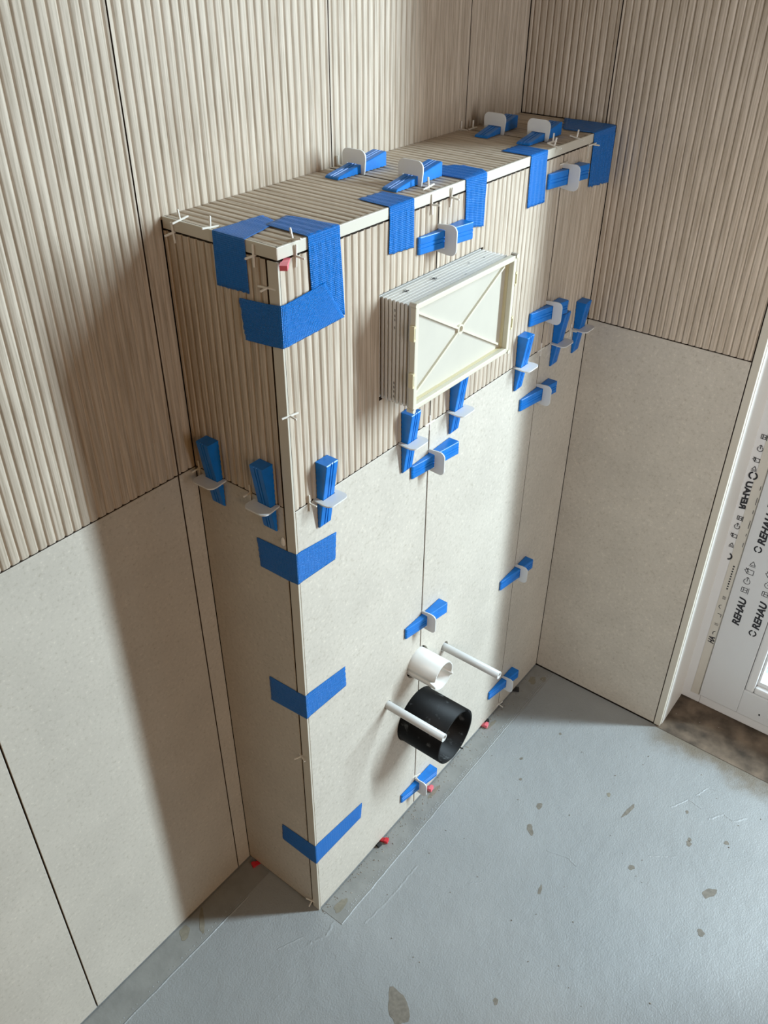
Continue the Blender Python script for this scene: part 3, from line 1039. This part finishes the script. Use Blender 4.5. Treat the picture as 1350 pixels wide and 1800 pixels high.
wp = tag(link('flush_pipe', tube('flush_pipe', (PCX, -D, 0.403), YN, 0.0275, 0.0255, -0.05, 0.0555, 120, torn), MT['whitep']),
         'short white pipe stub with torn rim above the black drain pipe', 'pipe')
dp = tag(link('drain_pipe', tube('drain_pipe', (PCX, -D, 0.2715), YN, 0.0535, 0.0500, -0.05, 0.0885, 64, lambda t: 0.0), MT['blackp']),
         'wide black plastic drain pipe stub low on the box front', 'pipe')
for ang in (0.55, 2.1, 4.3):
    x_, z_ = PCX + 0.0528 * math.cos(ang + 3.0), 0.2715 + 0.0528 * math.sin(ang + 3.0)
    link('burr', bar('burr', (x_, -D - 0.0875, z_), (x_ + 0.003, -D - 0.0925, z_ - 0.002), 0.0018, 0.0018, (0, 0, 1)), MT['blackp'], dp)
for (x, z, lab) in ((0.196, 0.3675, 'white sleeved mounting rod in front of the black drain pipe'), (0.3665, 0.3745, 'white sleeved mounting rod right of the white pipe stub')):
    rd = empty('mounting_rod', (x, -D, z))
    tag(rd, lab, 'rod', 'pair of mounting rods')
    link('sleeve', tube('sleeve', (x, -D, z), YN, 0.0072, 0.0046, -0.03, 0.1175, 28), MT['sleeve'], rd)
    link('threaded_core', disc('threaded_core', (x, -D - 0.112, z), (0, 1, 0), 0.0040, 0.13, 16), simple('galvanised_steel', (0.35, 0.36, 0.37), 0.4, Metallic=0.8) if 'galvanised_steel' not in bpy.data.materials else bpy.data.materials['galvanised_steel'], rd)

# ================================================================== LEVELING WEDGES AND CLIPS
WL, WW, WT0, WT1 = 0.0985, 0.0218, 0.0036, 0.0190


def wedge_mesh():
    """u: 0 (tip) .. WL, v: across, n: up from the tile; toothed sole, grooved back"""
    hw = WW / 2
    v, f = [], []
    # cross section stations: rails at both edges of the back, two shallow grooves
    prof = [(-1.0, 0.0), (-1.0, -0.0006), (-0.92, 0.0), (-0.30, 0.0), (-0.26, -0.0009), (-0.16, -0.0009), (-0.12, 0.0),
            (0.12, 0.0), (0.16, -0.0009), (0.26, -0.0009), (0.30, 0.0), (0.92, 0.0), (1.0, -0.0006)]
    prof = prof[1:]
    n = len(prof)
    st = [0.0, 0.002, WL - 0.0012, WL]
    for u in st:
        t = WT0 + (WT1 - WT0) * u / WL
        if u in (0.0, WL):
            t -= 0.0010
        for (q, d) in prof:
            v.append((u, q * hw, t + d))
    for s in range(len(st) - 1):
        for i in range(n - 1):
            f.append((s * n + i, (s + 1) * n + i, (s + 1) * n + i + 1, s * n + i + 1))
    k = len(v)
    # toothed sole
    teeth = 26
    for i in range(teeth + 1):
        u = 0.0 + WL * i / teeth
        lift = 0.0003 if i % 2 == 0 else 0.0011
        v += [(u, -hw, lift), (u, hw, lift)]
    for i in range(teeth):
        f.append((k + 2 * i, k + 2 * i + 1, k + 2 * i + 3, k + 2 * i + 2))
    # sides, tip, butt
    f.append(tuple([s * n for s in range(len(st))] + [k + 2 * i for i in range(teeth, -1, -1)]))
    f.append(tuple([s * n + n - 1 for s in range(len(st))] + [k + 1 + 2 * i for i in range(teeth, -1, -1)]))
    f.append(tuple(list(range(n)) + [k + 1, k]))
    last = (len(st) - 1) * n
    f.append(tuple(list(range(last, last + n)) + [k + 2 * teeth + 1, k + 2 * teeth]))
    me = mesh('leveling_wedge', [Vector(p) for p in v], f)
    me.materials.append(MT['wedge'])
    return me


def clip_mesh(opening):
    """thin milky plate across the wedge: u is its thickness, v across, n up; with an opening for the wedge"""
    hw, ht, r, th = 0.0190, 0.0290, 0.0085, 0.0019
    op, oh = WW / 2 + 0.0009, opening
    out = [(-hw + 0.002, -0.0005), (-hw + 0.0012, 0.004)]
    out.append((-hw, ht - r - 0.004))
    for i in range(7):
        a = math.pi - i * math.pi / 2 / 6
        out.append((-hw + r + r * math.cos(a), ht - r + r * math.sin(a)))
    out += [(-p[0], p[1]) for p in out[::-1]]
    inn = [(op, -0.0005), (op, oh), (-op, oh), (-op, -0.0005)]
    # split into left leg, right leg and head so every polygon is convex enough
    pl = out + inn
    fr_ = Fr((0, 0, 0), (0, 1, 0), (0, 0, 1), (1, 0, 0))
    me = prism('leveling_clip', pl, fr_, -th / 2, th / 2)
    bm = bmesh.new()
    bm.from_mesh(me)
    bmesh.ops.triangulate(bm, faces=[q for q in bm.faces if len(q.verts) > 4])
    # stem reaching down into the joint under the wedge
    bm.to_mesh(me)
    bm.free()
    me.materials.append(MT['clip'])
    return me


WM = wedge_mesh()
# (face, clip position along the face u,v, direction of the thick end, tip distance from clip, turn deg, wedge label, clip label)
G_W, G_C = 'blue leveling wedges', 'white leveling clips'
WEDGES = [
    ('T', 0.286, -0.042, 0, 0.0450, 0, 'rear wedge of the nearer pair on the box top', 'rear clip of the nearer pair on the box top'),
    ('T', 0.286, -0.1325, 0, 0.0445, 1, 'front wedge of the nearer pair on the box top', 'front clip of the nearer pair on the box top'),
    ('T', 0.609, -0.0545, 0, 0.0420, 4, 'rear wedge of the far pair on the box top', 'rear clip of the far pair on the box top'),
    ('T', 0.609, -0.1305, 0, 0.0445, 1, 'front wedge of the far pair on the box top, beside the tape', 'front clip of the far pair on the box top'),
    ('F', X1, 1.1415, 0, 0.0446, 0, 'lying across the joint above the cream inspection frame', 'above the cream inspection frame'),
    ('F', X2, 1.1555, 0, 0.0455, 0, 'lying under the top trim next to the taped far corner', 'under the top trim next to the taped far corner'),
    ('F', X2, 0.9435, 0, 0.0555, -1.5, 'lying across the far vertical joint just above the horizontal joint', 'on the far vertical joint just above the horizontal joint'),
    ('F', 0.6600, HJ, 90, 0.0441, 1, 'standing on the horizontal joint, second from the right wall', 'on the horizontal joint, second from the right wall'),
    ('F', 0.7390, HJ, 90, 0.0480, 3, 'standing on the horizontal joint, tight against the right wall', 'on the horizontal joint, tight against the right wall'),
    ('F', 0.5380, HJ, 90, 0.0443, 2, 'standing on the horizontal joint right of the inspection frame', 'on the tile joint right of the inspection frame'),
    ('F', X2, 0.7945, 0, 0.0575, 1.5, 'lying across the far vertical joint just below the horizontal joint', 'on the far vertical joint just below the horizontal joint'),
    ('F', 0.2295, HJ, 90, 0.0508, 2, 'standing under the lower left corner of the inspection frame', 'below the lower left corner of the inspection frame'),
    ('F', 0.3480, HJ, 90, 0.0400, 2, 'standing half hidden behind the lower edge of the inspection frame', 'right of the middle joint, below the inspection frame'),
    ('F', X1, 0.8145, 0, 0.0449, 2, 'lying across the middle joint just below the horizontal joint', 'on the middle joint just below the horizontal joint'),
    ('F', X1, 0.4995, 0, 0.0484, 0, 'lying across the middle joint above the white pipe stub', 'on the middle joint above the white pipe stub'),
    ('F', X2, 0.3975, 0, 0.0572, 2, 'alone halfway down the far vertical joint', 'halfway down the far vertical joint'),
    ('F', X2, 0.0850, 0, 0.0553, 0, 'near the floor on the far vertical joint', 'near the floor on the far vertical joint'),
    ('F', X1, 0.0630, 0, 0.0470, -2, 'near the floor on the middle joint below the black drain pipe', 'near the floor on the middle joint below the drain pipe'),
    ('F', 0.0530, HJ, 90, 0.0454, 0, 'standing on the lit front, nearest the near corner of the box', 'on the lit front, nearest the near corner of the box'),
    ('L', -0.0410, HJ, 90, 0.0410, 0, 'standing on the shaded side, nearest the back wall', 'on the shaded side, nearest the back wall'),
    ('L', -0.1350, HJ, 90, 0.0396, 0, 'standing on the shaded side, nearest the near corner', 'on the shaded side, nearest the near corner'),
]
FR = {'T': F_TOP, 'F': F_FRONT, 'L': Fr((0, 0, 0), (0, -1, 0), (0, 0, 1), (-1, 0, 0))}
CM = {}
for (fc, cu_, cv_, ang, c, turn, wl_, cl_) in WEDGES:
    fr_ = FR[fc]
    if fc == 'L':
        cu_ = -cu_
    a = math.radians(ang + turn)
    U = (fr_.U * math.cos(a) + fr_.V * math.sin(a)).normalized()
    N = fr_.N
    V = N.cross(U).normalized()
    # clip
    oh = round(WT0 + (WT1 - WT0) * (c + 0.001) / WL + 0.0006, 4)
    if oh not in CM:
        CM[oh] = clip_mesh(oh)
    a2 = math.radians(ang)
    U2 = (fr_.U * math.cos(a2) + fr_.V * math.sin(a2)).normalized()
    V2 = N.cross(U2).normalized()
    cp = fr_.p(cu_, cv_)
    lift = 0.0003
    o = bpy.data.objects.new('leveling_clip', CM[oh])
    COL.objects.link(o)
    Mx = Matrix((U2, V2, N)).transposed().to_4x4()
    Mx.translation = cp + N * lift
    o.matrix_world = Mx
    tag(o, 'milky white clip ' + ('plate, ' if fc == 'T' else 'plate ') + cl_, 'tile clip', G_C)
    o = bpy.data.objects.new('leveling_wedge', WM)
    COL.objects.link(o)
    Mx = Matrix((U, V, N)).transposed().to_4x4()
    Mx.translation = cp - U * c + N * lift
    o.matrix_world = Mx
    tag(o, 'blue leveling wedge, ' + wl_ if fc == 'T' else 'blue leveling wedge ' + wl_, 'tile wedge', G_W)

# ================================================================== CROSS SPACERS
def spacer_mesh(inward):
    l, t = 0.0120, 0.0021
    ms = [boxm('a', (-l, -t / 2, -t / 2), (l, t / 2, t / 2), 0.0004, 1), boxm('b', (-t / 2, -inward, -t / 2), (t / 2, -t / 2, t / 2), 0.0004, 1),
          boxm('c', (-t / 2, t / 2, -t / 2), (t / 2, l, t / 2), 0.0004, 1)]
    me = join('cross_spacer', ms)
    me.materials.append(MT['spacer'])
    return me


SPM, SPF = spacer_mesh(0.004), spacer_mesh(0.012)
X_, Y_, Z_ = Vector((1, 0, 0)), Vector((0, 1, 0)), Vector((0, 0, 1))
NF, NL, NT = Vector((0, -1, 0)), Vector((-1, 0, 0)), Vector((0, 0, 1))
SPACERS = [
    ((0.0020, -0.0290, H), X_, NT, 8, 'at the back end of the near top edge'),
    ((0, -0.0180, H - TR - .0014), Z_, NL, 5, 'under the near top trim, closest to the wall'),
    ((0.0040, -0.0745, H), X_, NT, -6, 'on the near top edge beside the first blue tape'),
    ((0, -0.1423, H - TR - .0014), Z_, NL, 0, 'under the near top trim, between tape and corner'),
    ((0.0290, -D + 0.0045, H), Y_, NT, -14, 'on the near top corner, standing up beside the tape'),
    ((0.0266, -D, H - TR - .0014), Z_, NF, 4, 'under the front top trim at the near corner'),
    ((0, -D + VT + .0015, 1.1556), Y_, NL, 8, 'on the corner trim just above the corner-wrapping tape'),
    ((0.2860, -0.1600, H), X_, NT, 6, 'on the box top joint in front of the near wedge pair'),
    ((0.2710, -D, H - TR - .0014), Z_, NF, -4, 'under the top trim, left of the middle joint'),
    ((0.3130, -D, H - TR - .0014), Z_, NF, 5, 'under the top trim, right of the middle joint'),
    ((0.3000, -0.0022, H), Y_, NT, 0, 'half hidden behind the rear wedge at the back wall'),
    ((0.5960, -0.0022, H), Y_, NT, 0, 'against the back wall, left of the far wedge pair'),
    ((0.6140, -0.0125, H), X_, NT, 0, 'on the far top joint just behind the far rear clip'),
    ((0.6090, -0.1560, H), X_, NT, -4, 'on the far top joint in front of the far wedge pair'),
    ((0.5860, -D + 0.0045, H), Y_, NT, 12, 'on the front top edge, right of the fourth tape'),
    ((0.6560, -D + 0.0045, H), Y_, NT, 8, 'on the front top edge nearest the taped far corner'),
    ((0.6992, -D - 0.0012, H - TR - .0014), X_, NF, 0, 'poking out from the edge of the far corner tape'),
    ((X2, -D, 1.1735), X_, NF, 0, 'on the far vertical joint just under the top trim'),
    ((0.7160, -D, HJ), Z_, NF, 0, 'between the two wedges at the right wall'),
    ((0.0030, -D, 1.0084), X_, NF, 10, 'halfway up the upper corner trim on the lit side'),
    ((0, -0.0075, HJ), Z_, NL, 0, 'in the back corner beside the shaded rear wedge'),
    ((0, -0.1020, HJ), Z_, NL, 0, 'between the two wedges on the shaded side'),
    ((0.0276, -D, HJ), Z_, NF, 0, 'on the horizontal joint beside the lit near-corner wedge'),
    ((X2, -D, 0.0120), X_, NF, 12, 'at the floor on the far vertical joint'),
    ((X1, -D, 0.0860), X_, NF, 20, 'just above the lowest wedge of the middle joint'),
    ((0, -D + VT + .0015, 0.4116), Y_, NL, -22, 'on the corner trim between the two lower tapes'),
    ((0, -D + VT + .0015, 0.0150), Y_, NL, 15, 'on the corner trim at the floor'),
]
for (p, A, N, rot, lab) in SPACERS:
    o = bpy.data.objects.new('cross_spacer', SPM)
    COL.objects.link(o)
    C = A.cross(N).normalized()
    R_ = Matrix.Rotation(math.radians(rot), 3, C)
    a, n = R_ @ A, R_ @ N
    Mx = Matrix((a, n, a.cross(n))).transposed().to_4x4()
    Mx.translation = Vector(p) + N * 0.0012
    o.matrix_world = Mx
    tag(o, 'small white cross spacer ' + lab, 'tile spacer', 'white cross spacers')
for x, lab in ((X1, 'flush in the joint crossing below the inspection frame'), (X2, 'flush in the joint crossing at the far vertical joint')):
    o = bpy.data.objects.new('cross_spacer', SPF)
    COL.objects.link(o)
    Mx = Matrix((X_, Z_, -Y_)).transposed().to_4x4()
    Mx.translation = Vector((x, -D - 0.0002, HJ))
    o.matrix_world = Mx
    tag(o, 'small white cross spacer ' + lab, 'tile spacer', 'white cross spacers')

# ---- white drop of filler next to the corner tape
bm = bmesh.new()
bmesh.ops.create_uvsphere(bm, u_segments=14, v_segments=10, radius=1.0)
for v_ in bm.verts:
    t = v_.co.z
    k = 0.0036 * (1.0 - 0.35 * t)
    v_.co = Vector((-0.0015 + v_.co.x * 0.0022, -0.1545 + v_.co.y * k, 0.8225 + t * 0.0070))
me = bpy.data.meshes.new('filler_drop')
bm.to_mesh(me)
bm.free()
me.polygons.foreach_set('use_smooth', [True] * len(me.polygons))
tag(link('filler_drop', me, MT['spacer']), 'white drop of filler on the shaded side above the corner tape', 'filler drop')


# ---- plastic shims
def shim(p, d, n, l, wdt, t0, t1, material, lab, name='plastic_shim'):
    """small wedge with a grip head; d points to the thick end"""
    p, d, n = Vector(p), Vector(d).normalized(), Vector(n).normalized()
    s = d.cross(n).normalized()
    n = s.cross(d)
    v = []
    for u, h0, h1, k in ((0, 0, t0, .9), (l * .62, 0, t1 * .75, 1), (l * .66, -t1 * .05, t1, 1.15), (l, -t1 * .05, t1, 1.15)):
        for q, h in ((-1, h0), (1, h0), (1, h1), (-1, h1)):
            v.append(p + d * u + s * (q * k * wdt / 2) + n * h)
    f = [(0, 1, 2, 3), (15, 14, 13, 12)]
    for i in range(3):
        for k in range(4):
            f.append((4 * i + k, 4 * i + (k + 1) % 4, 4 * i + 4 + (k + 1) % 4, 4 * i + 4 + k))
    tag(link(name, mesh(name, v, f), MT[material]), lab, 'shim', 'plastic shims')


shim((0.018, -D + 0.003, H - TR - 0.0030), (-0.83, -0.60, -0.05), (0, 0, 1), 0.032, 0.007, 0.0012, 0.0052, 'pink', 'pink plastic shim poking out under the top trim at the near corner')
shim((0.003, -0.024, 0.0010), (-1, 0.35, 0), (0, 0, 1), 0.017, 0.008, 0.001, 0.006, 'red', 'red plastic shim on the floor in the shaded back corner')
shim((0.1800, -D + 0.004, 0.0010), (0.25, -1, 0.1), (0, 0, 1), 0.019, 0.008, 0.001, 0.0065, 'red', 'bright red shim at the box foot left of the lowest middle wedge')
shim((0.3330, -D + 0.004, 0.0010), (0.15, -1, 0.1), (0, 0, 1), 0.017, 0.010, 0.001, 0.0085, 'pink', 'pinkish red shim at the box foot right of the lowest middle wedge')
shim((0.5450, -D + 0.004, 0.0010), (0.2, -1, 0.1), (0, 0, 1), 0.017, 0.010, 0.001, 0.0080, 'pink', 'pinkish red shim at the box foot right of the black drain pipe')
shim((0.6760, -D + 0.004, 0.0010), (0.6, -1, 0.1), (0, 0, 1), 0.018, 0.009, 0.001, 0.0060, 'dark', 'black shim at the box foot beyond the far floor wedge')
shim((0.1695, -D + 0.004, 0.0010), (-0.1, -1, 0.05), (0, 0, 1), 0.012, 0.008, 0.001, 0.0050, 'dark', 'small dark shim beside the bright red shim at the box foot')
shim((0.5560, -D + 0.004, 0.0010), (0.9, -1, 0.05), (0, 0, 1), 0.013, 0.006, 0.001, 0.0045, 'dark', 'small dark shim beside the shim right of the drain pipe')


# ================================================================== BLUE TAPES
def patch(quads, nu, nv, ripple, jag):
    """a strip from consecutive 3-D station pairs (a,b,normal); returns verts, faces, uv"""
    v, uv, f = [], [], []
    rows = []
    dist = 0.0
    prev = None
    for si in range(len(quads) - 1):
        a0, b0, n0, s0 = quads[si]
        a1, b1, n1, s1 = quads[si + 1]
        steps = nu if (Vector(a1) - Vector(a0)).length > 0.01 else 2
        for k in range(steps + (1 if si == len(quads) - 2 else 0)):
            t = k / steps
            a = Vector(a0).lerp(Vector(a1), t)
            b_ = Vector(b0).lerp(Vector(b1), t)
            n = Vector(n0).lerp(Vector(n1), t).normalized()
            rows.append((a, b_, n, s0 if t < 0.5 else s1))
    for ri, (a, b_, n, s) in enumerate(rows):
        mid = (a + b_) / 2
        if prev is not None:
            dist += (mid - prev).length
        prev = mid
        for j in range(nv + 1):
            t = j / nv
            p = a.lerp(b_, t)
            d = 0.0
            if s:
                d = ripple * (0.5 + 0.5 * math.cos(2 * math.pi * (p.x / PITCH - 0.5)))
            if ri in (0, len(rows) - 1) and jag:
                away = (mid - ((rows[1][0] + rows[1][1]) / 2 if ri == 0 else (rows[-2][0] + rows[-2][1]) / 2)).normalized()
                p = p + away * random.uniform(-jag, jag)
            v.append(p + n * d)
            uv.append((dist, t * (b_ - a).length))
    for i in range(len(rows) - 1):
        for j in range(nv):
            q = i * (nv + 1) + j
            f.append((q, q + 1, q + nv + 2, q + nv + 1))
    return v, f, uv


def tape(quads, lab, nu=14, nv=30, ripple=0.0008, jag=0.0008, th=0.0004):
    v, f, uv = patch(quads, nu, nv, ripple, jag)
    me = bpy.data.meshes.new('blue_tape')
    me.from_pydata([tuple(p) for p in v], [], f)
    lay = me.uv_layers.new(name='strip')
    for lp in me.loops:
        lay.data[lp.index].uv = uv[lp.vertex_index]
    me.polygons.foreach_set('use_smooth', [True] * len(me.polygons))
    me.update()
    o = link('blue_tape', me, MT['tape'])
    md = o.modifiers.new('thickness', 'SOLIDIFY')
    md.thickness = th
    md.offset = 0.0
    tag(o, lab, 'tape', 'strips of blue tape')
    return o


K = 0.0009          # height of a tape above its tile


def tf(x, z, k=K):
    return (x, -D - k, z)


def tl(y, z, k=K):
    return (-k, y, z)


def tt(x, y, k=K):
    return (x, y, H + k)


nF, nL, nT = (0, -1, 0), (-1, 0, 0), (0, 0, 1)
nTF, nTL, nLF = (0, -.7, .7), (-.7, 0, .7), (-.7, -.7, 0)


def top_front(e0, e1, t0, t1, f0, f1, lab, k=K, **kw):
    """e: x of the tape where it crosses the top edge; t: end corners on top; f: end corners on the front"""
    q = 0.0014
    tape([(tt(*t0, k), tt(*t1, k), nT, True), (tt(e0, -D + q, k), tt(e1, -D + q, k), nT, True),
          ((e0, -D - k * .75, H + k * .75), (e1, -D - k * .75, H + k * .75), nTF, False),
          (tf(e0, H - q, k), tf(e1, H - q, k), nF, False), (tf(e0, H - TR - .004, k), tf(e1, H - TR - .004, k), nF, True),
          (tf(*f0, k), tf(*f1, k), nF, True)], lab, **kw)


def left_front(zl0, zl1, yl0, yl1, zc0, zc1, f0, f1, lab, k=K, ripple=0.0, **kw):
    """tape wrapped round the vertical corner; 0 upper edge, 1 lower edge"""
    q = 0.0016
    tape([(tl(yl0, zl0, k), tl(yl1, zl1, k), nL, False), (tl(-D + VT + .001, zc0 - .002, k), tl(-D + VT + .001, zc1 - .002, k), nL, False),
          (tl(-D + q, zc0, k + .0006), tl(-D + q, zc1, k + .0006), nL, False),
          ((-.0006 - k * .75, -D - .0004 - k * .75, zc0), (-.0006 - k * .75, -D - .0004 - k * .75, zc1), nLF, False),
          (tf(q + .001, zc0, k + .0004), tf(q + .001, zc1, k + .0004), nF, False), (tf(.008, zc0, k), tf(.008, zc1, k), nF, ripple > 0),
          (tf(*f0, k), tf(*f1, k), nF, ripple > 0)], lab, ripple=ripple, **kw)


# near top edge, left side
tape([(tt(0.0716, -0.0859), tt(0.0611, -0.1178), nT, True), (tt(0.0016, -0.0823), tt(0.0016, -0.1305), nT, False),
      ((-K * .75, -0.0823, H + K * .75), (-K * .75, -0.1305, H + K * .75), nTL, False), (tl(-0.0823, H - .0015), tl(-0.1305, H - .0015), nL, False),
      (tl(-0.0816, 1.1413), tl(-0.1312, 1.1425), nL, False)], 'blue tape folded over the near top edge onto the shaded side')
top_front(0.0455, 0.0970, (0.0470, -0.1149), (0.0858, -0.1084), (0.0493, 1.0986), (0.1017, 1.0988), 'blue tape from the box top down the front, nearest the near corner', k=K + .0006)
left_front(1.1351, 1.0875, -0.1162, -0.1209, 1.1405, 1.0925, (0.0688, 1.1460), (0.1000, 1.0965), 'wide blue tape wrapped round the near corner just below the top', k=K + .0015, ripple=0.0008)
top_front(0.1858, 0.2341, (0.1898, -0.1265), (0.2322, -0.1288), (0.1847, 1.1458), (0.2357, 1.1424), 'blue tape over the top edge left of the middle joint')
tape([(tt(0.3446, -0.128), tt(0.388, -0.1120), nT, True), (tt(0.3448, -0.145), tt(0.4060, -0.132), nT, True), (tt(0.3450, -D + .0014), tt(0.4000, -D + .010, K + .001), nT, True),
      ((0.3452, -D - K * .75, H + K * .75), (0.3955, -D - .001, H + K * .75), nTF, False), (tf(0.3455, H - .0014), tf(0.3945, H - .006, K + .001), nF, False),
      (tf(0.3470, 1.178), tf(0.3948, 1.170), nF, True), (tf(0.3489, 1.1400), tf(0.3952, 1.1310), nF, True)], 'blue tape over the top edge right of the middle joint, above the inspection frame')
top_front(0.5106, 0.5585, (0.5108, -0.1278), (0.5597, -0.1266), (0.5124, 1.1293), (0.5630, 1.1272), 'blue tape over the top edge left of the far wedge pair')
top_front(0.7036, 0.7790, (0.6987, -0.1250), (0.7765, -0.0860), (0.7056, 1.1203), (0.7800, 1.1140), 'broad creased blue tape over the far top corner at the right wall', jag=0.0022, k=K + .0006)
left_front(0.807, 0.760, -0.1062, -0.1087, 0.8115, 0.7625, (0.0762, 0.8029), (0.0730, 0.7592), 'blue tape round the near corner just below the horizontal joint')
left_front(0.5503, 0.500, -0.1043, -0.1035, 0.5550, 0.5075, (0.0870, 0.5450), (0.0886, 0.5033), 'blue tape round the near corner at mid height')
left_front(0.1892, 0.1458, -0.1000, -0.0979, 0.1940, 0.1453, (0.1235, 0.1785), (0.1189, 0.1408), 'blue tape round the near corner close to the floor')
